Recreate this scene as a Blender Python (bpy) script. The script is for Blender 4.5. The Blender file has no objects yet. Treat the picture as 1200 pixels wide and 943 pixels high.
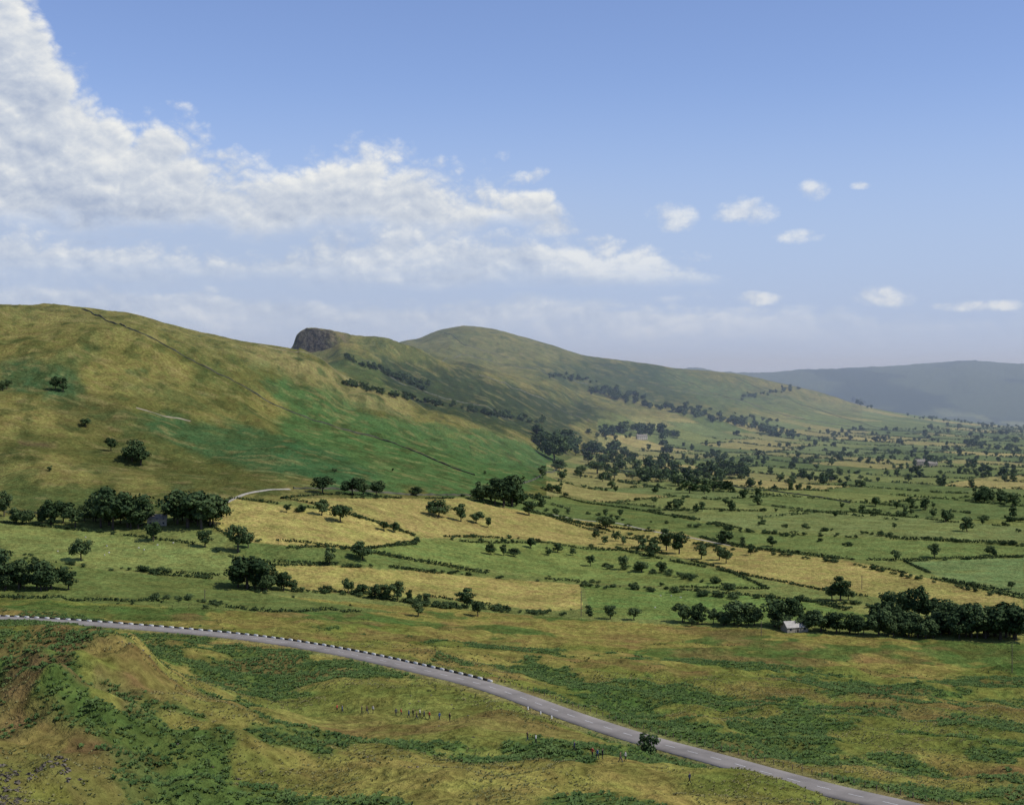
import bpy, math, random
import numpy as np
from mathutils import Vector
random.seed(7); rng=np.random.default_rng(7)
F=1700.0; CU=600.0; HV=440.0
scene=bpy.context.scene
def lin(c):
    c=np.array(c,dtype=float)/255.0
    return np.where(c<=0.04045,c/12.92,((c+0.055)/1.055)**2.4)
# ------------------------------------------------------------------ noise
def _h(ix,iy,s):
    h=(ix*374761393+iy*668265263+s*974634777)&0xffffffff
    h=((h^(h>>13))*1274126177)&0xffffffff
    h=((h^(h>>16))*2246822519)&0xffffffff
    return ((h>>8)&0xffff)/65535.0
def vn(x,y,s=0):
    ix=np.floor(x).astype(np.int64); iy=np.floor(y).astype(np.int64)
    fx=x-ix; fy=y-iy
    fx=fx*fx*fx*(fx*(fx*6-15)+10); fy=fy*fy*fy*(fy*(fy*6-15)+10)
    a=_h(ix,iy,s);b=_h(ix+1,iy,s);c=_h(ix,iy+1,s);d=_h(ix+1,iy+1,s)
    return (a+(b-a)*fx)*(1-fy)+(c+(d-c)*fx)*fy
def fbm(x,y,s=0,o=4,g=0.5):
    t=0;a=1;n=0
    for i in range(o):
        t=t+a*vn(x*(2**i)+i*17.3,y*(2**i)-i*9.1,s+i); n+=a; a*=g
    return t/n
def ss(a,b,x):
    t=np.clip((x-a)/(b-a),0,1); return t*t*(3-2*t)
def pchip(xk,yk,x):
    xk=np.asarray(xk,float);yk=np.asarray(yk,float)
    h=np.diff(xk);dl=np.diff(yk)/h
    m=np.zeros_like(yk)
    w1=2*h[1:]+h[:-1];w2=h[1:]+2*h[:-1]
    ok=dl[:-1]*dl[1:]>0
    d0=np.where(ok,dl[:-1],1);d1=np.where(ok,dl[1:],1)
    m[1:-1]=np.where(ok,(w1+w2)/(w1/d0+w2/d1),0)
    m[0]=dl[0];m[-1]=dl[-1]
    x=np.clip(x,xk[0],xk[-1])
    i=np.clip(np.searchsorted(xk,x,side='right')-1,0,len(xk)-2)
    t=(x-xk[i])/h[i]
    return ((1+2*t)*(1-t)**2)*yk[i]+t*(1-t)**2*h[i]*m[i]+t*t*(3-2*t)*yk[i+1]+t*t*(t-1)*h[i]*m[i+1]
# ------------------------------------------------------------------ profile lines of the valley: (image pixel column, image pixel row, estimated depth)
ROADC=[(-600,712,720),(-200,718,650),(0,724,600),(100,730,585),(200,738,565),(300,748,535),(400,764,495),(500,786,452),(580,806,422),(650,832,390),(700,849,371),(760,868,351),(830,886,330),(900,906,311),(980,927,293),(1060,945,278),(1200,982,255),(1500,1060,215),(1800,1130,190)]
K=[
 [(-600,1150,8),(1800,1200,8)],
 [(-600,1000,100),(600,1010,100),(1200,1080,100),(1800,1250,100)],
 [(-600,930,210),(0,943,210),(300,950,225),(600,950,235),(900,955,235),(1060,988,228),(1200,1030,205),(1500,1120,170),(1800,1190,150)],
 [(-600,745,330),(0,765,330),(90,752,335),(150,768,325),(200,812,318),(300,850,310),(400,868,315),(600,874,310),(700,888,300),(800,915,285),(900,930,270),(1000,952,262),(1200,1003,232),(1500,1090,195),(1800,1160,172)],
 [(-600,738,450),(0,745,450),(100,750,450),(200,776,430),(300,796,430),(400,814,395),(500,826,378),(600,842,352),(700,868,330),(800,897,310),(900,918,290),(1000,940,277),(1200,990,245),(1500,1075,205),(1800,1145,182)],
 ROADC,
 [(-600,702,790),(0,705,680),(300,724,650),(600,762,600),(900,806,490),(1200,860,410),(1500,900,370),(1800,930,340)],
 [(-600,665,860),(0,670,770),(300,695,770),(600,722,790),(900,738,750),(1200,756,710),(1800,780,650)],
 [(-600,600,980),(0,602,920),(150,608,930),(300,592,990),(400,585,1050),(500,584,1150),(600,582,1300),(700,581,1440),(800,581,1470),(1200,581,1480),(1800,581,1480)],
 [(-600,470,1200),(0,480,1220),(150,488,1260),(300,498,1400),(400,510,1480),(500,530,1540),(600,546,1640),(650,542,1850),(700,531,2150),(800,530,2300),(1000,529,2350),(1200,529,2350),(1800,529,2350)],
 [(-600,352,1650),(0,358,1700),(50,358,1700),(100,361,1700),(150,366,1720),(200,380,1750),(250,392,1780),(300,402,1810),(345,409,1850),(400,437,1830),(450,462,1780),(500,482,1820),(560,494,1880),(600,503,1930),(650,516,2080),(700,506,2450),(800,506,2650),(1000,510,2900),(1200,515,2720),(1800,520,2700)],
 [(-600,395,2050),(0,395,2050),(200,405,2000),(300,418,1980),(345,424,1980),(400,430,1960),(450,455,1900),(500,474,1950),(560,486,2020),(600,494,2080),(650,503,2250),(700,488,2600),(800,490,2800),(1000,502,3150),(1200,509,3000),(1800,512,3000)],
 [(-600,415,2250),(0,415,2250),(300,420,2170),(345,416,2175),(375,413,2175),(388,408,2178),(400,400,2180),(430,408,2180),(468,428,2180),(500,442,2180),(560,462,2200),(600,475,2260),(650,487,2450),(700,475,2760),(800,480,2950),(1000,496,3300),(1200,507,3200),(1800,510,3200)],
 [(-600,430,2500),(0,430,2500),(300,426,2300),(336,416,2215),(343,408,2200),(348,394,2199),(357,387,2199),(368,386,2202),(385,387,2206),(400,389,2215),(430,393,2240),(468,404,2260),(490,412,2300),(520,425,2350),(560,438,2420),(600,450,2500),(650,457,2700),(700,455,3000),(800,465,3170),(900,476,3350),(1000,488,3550),(1200,504,3400),(1800,507,3400)],
 [(-600,440,2700),(0,440,2700),(300,440,2550),(345,430,2500),(400,405,2480),(468,412,2560),(500,417,2650),(545,425,2700),(600,432,2800),(650,438,2950),(700,438,3220),(800,450,3430),(900,464,3620),(1000,481,3800),(1200,502,3560),(1800,505,3560)],
 [(-600,450,3400),(0,450,3400),(300,445,3400),(400,428,3400),(450,412,3400),(468,404,3400),(490,397,3400),(520,386,3400),(545,382,3400),(580,386,3420),(620,396,3450),(680,415,3500),(740,424,3600),(800,432,3700),(860,438,3850),(900,446,3920),(940,455,3980),(980,466,4000),(1010,476,4000),(1080,488,3900),(1150,497,3800),(1200,500,3750),(1800,503,3750)],
 [(-600,470,5200),(600,470,5200),(800,478,5200),(1000,500,5200),(1200,506,5200),(1800,506,5200)],
 [(-600,446,7500),(700,444,7500),(780,436,7500),(815,432,7500),(860,438,7500),(890,439,7500),(950,434,7500),(1000,432,7500),(1100,428,7500),(1140,425,7500),(1200,427,7500),(1400,430,7500),(1800,440,7500)],
 [(-600,447,9000),(1800,447,9000)],
 [(-600,445,20000),(1800,445,20000)],
 [(-600,442,60000),(1800,442,60000)],
]
uc=np.unique(np.concatenate([np.linspace(-600,-60,110),np.linspace(-60,1260,1210),np.linspace(1260,1800,110)]))
dr=np.unique(np.concatenate([np.geomspace(8,180,40),np.geomspace(180,4800,860),np.linspace(2171,2214,40),np.geomspace(4800,9000,70),np.geomspace(9000,59000,14)]))
NU,ND=len(uc),len(dr)
KD=[];KZ=[]
for k in K:
    a=np.array(k,float)
    if len(a)==2:
        v=np.interp(uc,a[:,0],a[:,1]);d=np.interp(uc,a[:,0],a[:,2])
    else:
        v=pchip(a[:,0],a[:,1],uc);d=pchip(a[:,0],a[:,2],uc)
    KD.append(d);KZ.append(-(v-HV)/F*d)
KD=np.array(KD);KZ=np.array(KZ)
ld=np.log(dr)
Z=np.zeros((NU,ND))
for i in range(NU):
    Z[i]=pchip(np.log(KD[:,i]),KZ[:,i],ld)
U=np.repeat(uc[:,None],ND,1);D=np.repeat(dr[None,:],NU,0)
X=D*(U-CU)/F;Y=D
# relief
hill=np.clip(ss(-100,-60,Z),0,1)*ss(900,1150,D)
gul=1-np.abs(fbm(X/170+fbm(X/300,Y/300,5,2)*1.5,Y/420,11,4)*2-1)
crest=np.exp(-((ld[None,:]-np.log(KD[10])[:,None])/0.06)**2)*(U<350)+np.exp(-((ld[None,:]-np.log(KD[15])[:,None])/0.05)**2)*(U>440)
Z+= hill*(gul-0.75)*20*(1-0.8*np.clip(crest,0,1))
Z+= hill*(fbm(X/60,Y/60,41,4)-0.5)*9*(1-0.6*np.clip(crest,0,1))
Z+= hill*(fbm(X/16,Y/16,42,3)-0.5)*2.4
Z+= ss(650,900,D)*(1-ss(4000,7000,D))*(1-hill)*(fbm(X/160,Y/160,21,3)-0.5)*7
near=1-ss(620,820,D)
nearr=near*ss(60,150,D)
rough=1+1.6*np.exp(-((U-90)/170)**2-((D-290)/80)**2)
Z+= nearr*rough*((fbm(X/42,Y/42,31,3)-0.5)*7+(fbm(X/13,Y/13,32,3)-0.5)*4.2*(0.4+fbm(X/60,Y/60,36,2)))
Z+= nearr*(fbm(X/4,Y/4,33,2)-0.5)*0.8*ss(0.45,0.6,fbm(X/25,Y/25,35,3))
Z+= ss(5500,6500,D)*(1-ss(8500,9500,D))*(fbm(X/700,Y/700,51,4)-0.5)*50
# crag fracturing
cr=np.exp(-((U-367)/25)**4)*ss(2176,2182,D)*(1-ss(2206,2240,D))
cwall=np.exp(-((D-2190)/12)**2)
Z+= cr*((fbm(X/6,Y/6,61,4)-0.5)*9*cwall+(fbm(X/14,Y/14,62,3)-0.6)*5)
# ------------- road corridor
rc=np.array(ROADC,float)
uu=np.linspace(-600,1800,900)
rd=pchip(rc[:,0],rc[:,2],uu);rv=pchip(rc[:,0],rc[:,1],uu)
kern=np.ones(31)/31
def sm(a): return np.convolve(np.pad(a,15,mode='edge'),kern,'valid')
rd=sm(rd);rv=sm(rv)
rx=rd*(uu-CU)/F;ry=rd;rz=-(rv-HV)/F*rd
sel=(D>170)&(D<760)
xs,ys=X[sel],Y[sel]
best=np.full(xs.shape,1e9);bz=np.zeros(xs.shape)
for j in range(0,900,3):
    dd=(xs-rx[j])**2+(ys-ry[j])**2
    m=dd<best;best[m]=dd[m];bz[m]=rz[j]
best=np.sqrt(best)
RD=np.full(X.shape,1e3);RD[sel]=best
zz=Z[sel];w=1-ss(6.5,20,best);Z[sel]=zz*(1-w)+(bz-0.15)*w
V=HV-Z/D*F
def height(x,y):
    x=np.atleast_1d(np.asarray(x,float));y=np.atleast_1d(np.asarray(y,float))
    u=np.clip(CU+F*x/y,uc[0],uc[-1]-1e-6);d=np.clip(y,dr[0],dr[-1]-1)
    i=np.clip(np.searchsorted(uc,u,side='right')-1,0,NU-2);j=np.clip(np.searchsorted(dr,d,side='right')-1,0,ND-2)
    a=(u-uc[i])/(uc[i+1]-uc[i]);b=(d-dr[j])/(dr[j+1]-dr[j])
    return (Z[i,j]*(1-a)+Z[i+1,j]*a)*(1-b)+(Z[i,j+1]*(1-a)+Z[i+1,j+1]*a)*b
J0=np.searchsorted(dr,150)
def ground(u,v):
    i=int(np.clip(np.searchsorted(uc,u),0,NU-1));col=V[i,J0:]
    k=np.argmax(col<=v)
    if col[k]>v: k=len(col)-60
    j=J0+k
    if k>0:
        t=(V[i,j-1]-v)/max(1e-6,(V[i,j-1]-V[i,j]));d=dr[j-1]+(dr[j]-dr[j-1])*np.clip(t,0,1)
    else: d=dr[j]
    x=d*(u-CU)/F
    return float(x),float(d),float(height(x,d)[0])
# ------------------------------------------------------------------ ground cover colours
def inpoly(px,py,poly):
    poly=np.array(poly,float);r=np.zeros(px.shape,bool)
    bb=(px>=poly[:,0].min())&(px<=poly[:,0].max())&(py>=poly[:,1].min())&(py<=poly[:,1].max())
    x=px[bb];y=py[bb];o=np.zeros(x.shape,bool)
    n=len(poly)
    for a in range(n):
        x1,y1=poly[a];x2,y2=poly[(a+1)%n]
        if y1==y2: continue
        c=((y1>y)!=(y2>y))&(x<(x2-x1)*(y-y1)/(y2-y1)+x1)
        o^=c
    r[bb]=o;return r
def boxblur(m,r,ax):
    m=np.moveaxis(m,ax,0);p=np.pad(m,((r+1,r),(0,0)),mode='edge');c=np.cumsum(p,0)
    return np.moveaxis((c[2*r+1:]-c[:-2*r-1])/(2*r+1),0,ax)
def cell(x,y):
    p=x*0.6-y*0.8;q=x*0.8+y*0.6
    p=p+30*np.sin(q/210.)+14*np.sin(q/77.+1);q=q+26*np.sin(p/260.)+9*np.sin(p/93.+2)
    qs=q/92.;row=np.floor(qs).astype(np.int64)
    off=_h(row,row*0+3,5)*3;ps=p/(165.)+off;colm=np.floor(ps).astype(np.int64)
    hh=_h(row,colm,9)
    fq=qs-row;fp=ps-colm
    ed=np.minimum(np.minimum(fq,1-fq)*92,np.minimum(fp,1-fp)*165)
    return hh,ed,_h(row,colm,19)
def smooth_sward(x,y): return np.exp(-((x+38)/34)**2-((y-350)/48)**2)+.6*np.exp(-((x-12)/20)**2-((y-318)/16)**2)
def bracken(x,y):
    return fbm(x/38,y/38,71,4)+0.25*(fbm(x/7,y/7,72,2)-0.5)-.22*smooth_sward(x,y)+.07*np.exp(-((x+62)/22)**2-((y-265)/60)**2)
C=np.zeros((NU,ND,3))
def mixc(mask,c):
    global C
    m=np.asarray(mask,float)[...,None];C=C*(1-m)+lin(c)*m
C[:]=lin((112,122,66))
hh,ed,h2=cell(X,Y)
pal=[(102,116,66),(116,126,72),(90,106,60),(130,130,78),(152,144,88),(106,120,72),(96,112,64),(138,134,80)]
vm=(D>1250)
for i,c in enumerate(pal):
    m=vm&(hh>=i/8)&(hh<(i+1)/8);mixc(m,c)
mixc(vm*(ed<2.5)*0.6,(70,86,48))
# hills
wu=U+(fbm(X/90,Y/90,81,5)-0.5)*70;wv=V+(fbm(X/90+9,Y/90,82,5)-0.5)*32
hl=((U<640)&(D>KD[8][:,None]*1.0))|((D>KD[11][:,None])&(D<5000)&(U<1010))|((U<760)&(D>KD[9][:,None])&(D<5000))
hilln=np.where(U<700,1.0,ss(505,470,wv+ (U-700)*0.02))*hl
n1=fbm(X/120,Y/160,83,5)[...,None];n2=fbm(X/35,Y/60,84,5)[...,None]
hc=lin((94,97,50))*(1-ss(.35,.65,n1))+lin((118,115,62))*ss(.35,.65,n1)
hc=hc*(1-0.5*ss(.45,.7,n2))+lin((70,88,50))*0.5*ss(.45,.7,n2)
C=C*(1-hilln[...,None])+hc*hilln[...,None]
pn=fbm(X/26,Y/40,86,5)
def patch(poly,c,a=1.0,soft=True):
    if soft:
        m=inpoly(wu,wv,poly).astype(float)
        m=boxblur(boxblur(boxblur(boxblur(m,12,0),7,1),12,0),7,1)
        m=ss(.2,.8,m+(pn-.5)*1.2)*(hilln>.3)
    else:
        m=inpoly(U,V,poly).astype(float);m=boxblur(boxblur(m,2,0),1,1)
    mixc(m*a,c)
patch([(0,350),(120,358),(260,395),(345,408),(360,425),(250,420),(130,400),(0,392)],(122,120,68),.6)
patch([(250,405),(350,415),(480,480),(440,478),(330,440)],(136,130,80),.7)
patch([(285,428),(380,455),(470,488),(560,505),(650,525),(660,555),(610,580),(480,584),(380,572),(300,520),(340,480)],(70,102,56),.9)
patch([(160,478),(300,500),(400,540),(460,580),(330,560),(200,520)],(58,90,54),.85)
patch([(0,425),(60,425),(120,455),(90,468),(0,450)],(56,86,54),.9)
patch([(60,470),(150,462),(160,500),(80,510)],(84,84,48),.6)
patch([(140,500),(230,530),(330,555),(330,575),(180,560),(60,540),(0,545),(0,520)],(80,86,44),.8)
patch([(0,560),(120,575),(250,590),(240,605),(0,600)],(78,92,48),.8)
patch([(200,430),(290,440),(320,480),(250,475)],(86,92,48),.6)
patch([(385,408),(460,425),(520,450),(500,470),(430,455),(395,430)],(68,88,50),.8)
patch([(480,400),(560,384),(640,402),(700,420),(640,440),(560,425),(500,415)],(100,104,60),.7)
patch([(440,428),(560,432),(660,462),(740,492),(640,510),(560,494),(480,480)],(48,62,38),.95)  # cloud shadow over mid Lose Hill, painted into the terrain colour
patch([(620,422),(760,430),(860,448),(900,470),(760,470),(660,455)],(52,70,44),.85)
patch([(760,440),(880,448),(1000,480),(960,490),(820,470)],(92,108,62),.7)
patch([(690,480),(800,498),(900,510),(820,520),(700,505)],(108,112,64),.6)
mixc(hilln*ss(.54,.70,fbm(X/11,Y/26,88,4))*.55,(60,74,40))
mixc(hilln*ss(.60,.75,fbm(X/20+4,Y/9,89,4))*.4,(136,128,80))
# near valley fields
YEL=(164,154,86);TAN=(154,144,82);GR=(112,128,66);GR2=(98,114,60)
FIELDS=[
 ([(0,612),(120,624),(245,641),(288,660),(282,676),(150,668),(0,646)],(118,130,70)),
 ([(0,650),(150,671),(280,680),(300,694),(470,718),(300,716),(0,700)],(98,112,58)),
 ([(240,612),(270,584),(345,593),(400,601),(440,612),(492,630),(486,638),(420,643),(330,643),(270,630)],YEL),
 ([(330,584),(470,584),(540,584),(640,604),(700,618),(792,641),(720,644),(640,633),(560,629),(495,630),(440,611),(395,598)],TAN),
 ([(285,664),(370,662),(480,668),(600,679),(680,685),(682,713),(640,717),(520,701),(400,694),(340,690),(300,676)],(160,150,82)),
 ([(270,632),(420,645),(520,663),(680,683),(600,677),(480,667),(370,660),(288,658)],GR2),
 ([(495,632),(640,636),(730,645),(860,672),(900,690),(800,688),(690,682),(520,661),(425,645)],GR),
 ([(640,604),(800,625),(860,640),(1000,658),(1110,682),(1200,702),(1200,722),(1060,704),(960,691),(860,671),(792,652),(740,642),(800,641)],(156,146,82)),
 ([(684,686),(800,691),(960,706),(1112,740),(1000,736),(850,729),(692,722)],(102,124,62)),
 ([(540,582),(660,582),(760,600),(870,622),(870,640),(800,625),(640,603)],(94,110,60)),
 ([(760,598),(1000,600),(1200,618),(1200,636),(1000,628),(870,620)],(114,126,74)),
 ([(870,624),(1000,630),(1200,638),(1200,652),(1060,656),(1000,656),(870,640)],(106,122,66)),
 ([(1060,658),(1200,653),(1200,698),(1110,680)],(108,128,76)),
 ([(960,708),(1060,706),(1200,724),(1200,752),(1112,742)],(132,136,74)),
]
FM=np.zeros(U.shape,bool)
sd=(D>560)&(D<1600)
su=U+(fbm(X/25,Y/25,87,3)-.5)*5;sv=V+(fbm(X/25+7,Y/25,87,3)-.5)*2.5
st=fbm(X/60,Y/18,85,4);st2=fbm(X/9,Y/5,85,4)
# mowing lines run along each field
mow=.5+.5*np.sin((X*.8+Y*.6)/1.9+3*fbm(X/60,Y/60,23,2))
for k,(poly,c) in enumerate(FIELDS):
    m=inpoly(su,sv,poly)&sd
    FM|=m
    mm=np.asarray(m,float)
    mixc(mm,c)
    mixc(mm*ss(.48,.75,st)*.35,(116,122,62))
    mixc(mm*ss(.5,.75,st2)*.16,(90,102,52))
    if k in(2,3,4,7): mixc(mm*mow*.22,(136,130,72))
# rough grazing in front
hcv=D<np.minimum(KD[7],800)[:,None]
fr=hcv&(~FM)
b=bracken(X,Y);g2=fbm(X/55,Y/55,91,4);g3=fbm(X/9,Y/9,92,3)
mixc(fr*1.0,(108,116,52))
mixc(fr*ss(.42,.62,g2),(134,128,64))
mixc(fr*np.clip(smooth_sward(X,Y),0,1)*.6,(128,130,66))
mixc(fr*ss(.50,.60,b)*.85,(70,98,46))
mixc(fr*ss(.5,.75,g3)*.4,(94,94,46))
mixc(fr*ss(.57,.72,fbm(X/28,Y/28,95,4))*.5,(124,100,62))
er=np.exp(-((U-60)/120)**2-((D-285)/60)**2)*ss(.42,.55,fbm(X/14,Y/14,96,4))
mixc(er*.8*fr,(108,88,58))
mixc((1-ss(6,9,RD+1.5*(g3-.5)))*(hcv)*.6,(136,130,82))
patch([(20,516),(70,520),(66,525),(24,522)],(112,94,68),.5,False)
# crag rock, moor
steep=np.gradient(Z,axis=1)/np.maximum(np.gradient(dr)[None,:],.01)
rk=np.clip(np.exp(-((U-367)/25)**4)*ss(2172,2179,D)*(1-ss(2206,2212,D)),0,1)*ss(.35,.6,np.abs(steep))
mixc(rk,(78,73,62));mixc(rk*ss(.5,.6,fbm(X/3,Z/2.5,97,3)),(36,34,30))
sc2=np.exp(-((U-398)/10)**4)*ss(2172,2184,D)*(1-ss(2205,2220,D));mixc(sc2*.8*ss(.4,.6,fbm(X/5,Y/8,98,3)),(112,102,78))
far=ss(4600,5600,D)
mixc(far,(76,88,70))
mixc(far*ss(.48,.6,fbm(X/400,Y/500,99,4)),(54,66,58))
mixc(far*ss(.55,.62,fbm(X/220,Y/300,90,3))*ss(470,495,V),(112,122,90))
lum=(C@np.array([.25,.65,.1]))[...,None]
C=(C*.95+lum*.05)*np.array([1.0,.97,.93])
# ------------------------------------------------------------------ mesh helpers
def mkmesh(name,verts,faces,mats=(),matidx=None,smooth=False,attr=None):
    me=bpy.data.meshes.new(name)
    verts=np.ascontiguousarray(verts,dtype=np.float32);faces=np.ascontiguousarray(faces,dtype=np.int32)
    k=faces.shape[1]
    me.vertices.add(len(verts));me.vertices.foreach_set('co',verts.ravel())
    me.loops.add(faces.size);me.loops.foreach_set('vertex_index',faces.ravel())
    me.polygons.add(len(faces));me.polygons.foreach_set('loop_start',np.arange(0,faces.size,k,dtype=np.int32))
    try: me.polygons.foreach_set('loop_total',np.full(len(faces),k,dtype=np.int32))
    except Exception: pass
    for m in mats: me.materials.append(m)
    if matidx is not None: me.polygons.foreach_set('material_index',np.asarray(matidx,dtype=np.int32))
    me.update(calc_edges=True)
    if smooth: me.polygons.foreach_set('use_smooth',np.ones(len(faces),bool))
    if attr is not None:
        a=me.attributes.new('Col','FLOAT_COLOR','POINT')
        c=np.ones((len(verts),4),np.float32);c[:,:3]=attr;a.data.foreach_set('color',c.ravel())
    return me
def add(name,me,parent=None,loc=(0,0,0),rot=(0,0,0),scale=(1,1,1)):
    o=bpy.data.objects.new(name,me);scene.collection.objects.link(o)
    o.location=loc;o.rotation_euler=rot;o.scale=scale
    if parent: o.parent=parent
    return o
def empty(name,loc=(0,0,0),rot=(0,0,0)):
    o=add(name,None,loc=loc,rot=rot);o.empty_display_size=1;return o
# ------------------------------------------------------------------ materials
def newmat(name):
    m=bpy.data.materials.new(name);m.use_nodes=True;nt=m.node_tree
    b=nt.nodes['Principled BSDF'];b.inputs['Roughness'].default_value=.9;b.inputs['Specular IOR Level'].default_value=.15
    return m,nt,b
def noise(nt,vec,scale,detail=4,rough=.55):
    n=nt.nodes.new('ShaderNodeTexNoise');n.inputs['Scale'].default_value=scale;n.inputs['Detail'].default_value=detail;n.inputs['Roughness'].default_value=rough
    nt.links.new(vec,n.inputs['Vector']);return n.outputs['Fac']
def mrange(nt,s,a,b,c,d):
    n=nt.nodes.new('ShaderNodeMapRange');nt.links.new(s,n.inputs[0])
    for i,v in zip((1,2,3,4),(a,b,c,d)): n.inputs[i].default_value=v
    return n.outputs[0]
def mth(nt,op,a,b):
    n=nt.nodes.new('ShaderNodeMath');n.operation=op
    for i,v in enumerate((a,b)):
        if isinstance(v,(int,float)): n.inputs[i].default_value=v
        else: nt.links.new(v,n.inputs[i])
    return n.outputs[0]
def simplemat(name,c1,c2,scale=2.0,bump=0.0,rough=.9,coord='Object'):
    m,nt,b=newmat(name)
    tc=nt.nodes.new('ShaderNodeTexCoord');f=noise(nt,tc.outputs[coord],scale,2)
    r=nt.nodes.new('ShaderNodeValToRGB');r.color_ramp.elements[0].position=.35;r.color_ramp.elements[1].position=.65
    r.color_ramp.elements[0].color=(*c1,1);r.color_ramp.elements[1].color=(*c2,1)
    nt.links.new(f,r.inputs[0]);nt.links.new(r.outputs[0],b.inputs['Base Color']);b.inputs['Roughness'].default_value=rough
    if bump:
        bp=nt.nodes.new('ShaderNodeBump');bp.inputs['Strength'].default_value=.8;bp.inputs['Distance'].default_value=bump
        nt.links.new(f,bp.inputs['Height']);nt.links.new(bp.outputs[0],b.inputs['Normal'])
    return m
gm,nt,b=newmat('grassland')
at=nt.nodes.new('ShaderNodeAttribute');at.attribute_name='Col'
tc=nt.nodes.new('ShaderNodeTexCoord');oc=tc.outputs['Object']
f1=mrange(nt,noise(nt,oc,.05,3,.65),.3,.7,.74,1.26)
f2=mrange(nt,noise(nt,oc,.35,5,.72),.3,.7,.52,1.48)
ff=mth(nt,'MULTIPLY',f1,f2)
vmn=nt.nodes.new('ShaderNodeVectorMath');vmn.operation='SCALE';nt.links.new(at.outputs['Color'],vmn.inputs[0]);nt.links.new(ff,vmn.inputs['Scale'])
hs=nt.nodes.new('ShaderNodeHueSaturation');nt.links.new(vmn.outputs[0],hs.inputs['Color'])
nt.links.new(mrange(nt,noise(nt,oc,.12,3,.6),.3,.7,.475,.52),hs.inputs['Hue'])
nt.links.new(hs.outputs[0],b.inputs['Base Color'])
hb=mth(nt,'MULTIPLY',noise(nt,oc,.35,5,.62),2.0)
bp=nt.nodes.new('ShaderNodeBump');bp.inputs['Strength'].default_value=.9;bp.inputs['Distance'].default_value=1.3
nt.links.new(hb,bp.inputs['Height']);nt.links.new(bp.outputs[0],b.inputs['Normal'])
b.inputs['Specular IOR Level'].default_value=0.0
idx=np.arange(NU*ND).reshape(NU,ND)
q=np.stack([idx[:-1,:-1],idx[1:,:-1],idx[1:,1:],idx[:-1,1:]],-1).reshape(-1,4)
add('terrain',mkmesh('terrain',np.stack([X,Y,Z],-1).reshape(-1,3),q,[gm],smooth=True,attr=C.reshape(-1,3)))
# foliage
def leafmat(name,c1,c2,c3,sc=6.0):
    m,nt,b=newmat(name)
    tc=nt.nodes.new('ShaderNodeTexCoord');oi=nt.nodes.new('ShaderNodeObjectInfo')
    f=noise(nt,tc.outputs['Object'],sc,2)
    r=nt.nodes.new('ShaderNodeValToRGB');e=r.color_ramp.elements
    e[0].position=.32;e[0].color=(*c1,1);e[1].position=.68;e[1].color=(*c3,1);x=e.new(.5);x.color=(*c2,1)
    nt.links.new(f,r.inputs[0])
    h=nt.nodes.new('ShaderNodeHueSaturation');nt.links.new(r.outputs[0],h.inputs['Color'])
    nt.links.new(mrange(nt,oi.outputs['Random'],0,1,.6,1.5),h.inputs['Value'])
    nt.links.new(mrange(nt,oi.outputs['Random'],0,1,.515,.48),h.inputs['Hue'])
    nt.links.new(h.outputs[0],b.inputs['Base Color']);b.inputs['Roughness'].default_value=.8;b.inputs['Specular IOR Level'].default_value=0.05
    return m
LEAF=leafmat('tree_foliage',(.030,.052,.023),(.047,.078,.030),(.078,.112,.042))
HEDGE=leafmat('hedge_foliage',(.036,.058,.024),(.052,.08,.03),(.08,.108,.044),.1)
BARK=simplemat('bark',(.05,.04,.03),(.10,.085,.065),8)
def cone(p0,p1,r0,r1,n=6):
    p0=np.array(p0,float);p1=np.array(p1,float);a=p1-p0;a/=np.linalg.norm(a)
    t=np.cross(a,[0,0,1]) if abs(a[2])<.9 else np.cross(a,[1,0,0]);t/=np.linalg.norm(t);s=np.cross(a,t)
    th=np.arange(n)*2*np.pi/n
    ring=np.cos(th)[:,None]*t+np.sin(th)[:,None]*s
    v=np.concatenate([p0+ring*r0,p1+ring*r1])
    f=np.array([[i,(i+1)%n,n+(i+1)%n,n+i] for i in range(n)]);return v,f
def quads(c,n,size,r):
    n=n/np.linalg.norm(n,axis=1,keepdims=True)
    t=np.cross(n,r.normal(size=n.shape));t/=np.linalg.norm(t,axis=1,keepdims=True);s=np.cross(n,t)
    size=size[:,None]
    v=np.stack([c-t*size-s*size*.6,c+t*size*.6-s*size,c+t*size+s*size*.7,c-t*size*.7+s*size],1).reshape(-1,3)
    return v,np.arange(len(v)).reshape(-1,4)
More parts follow.
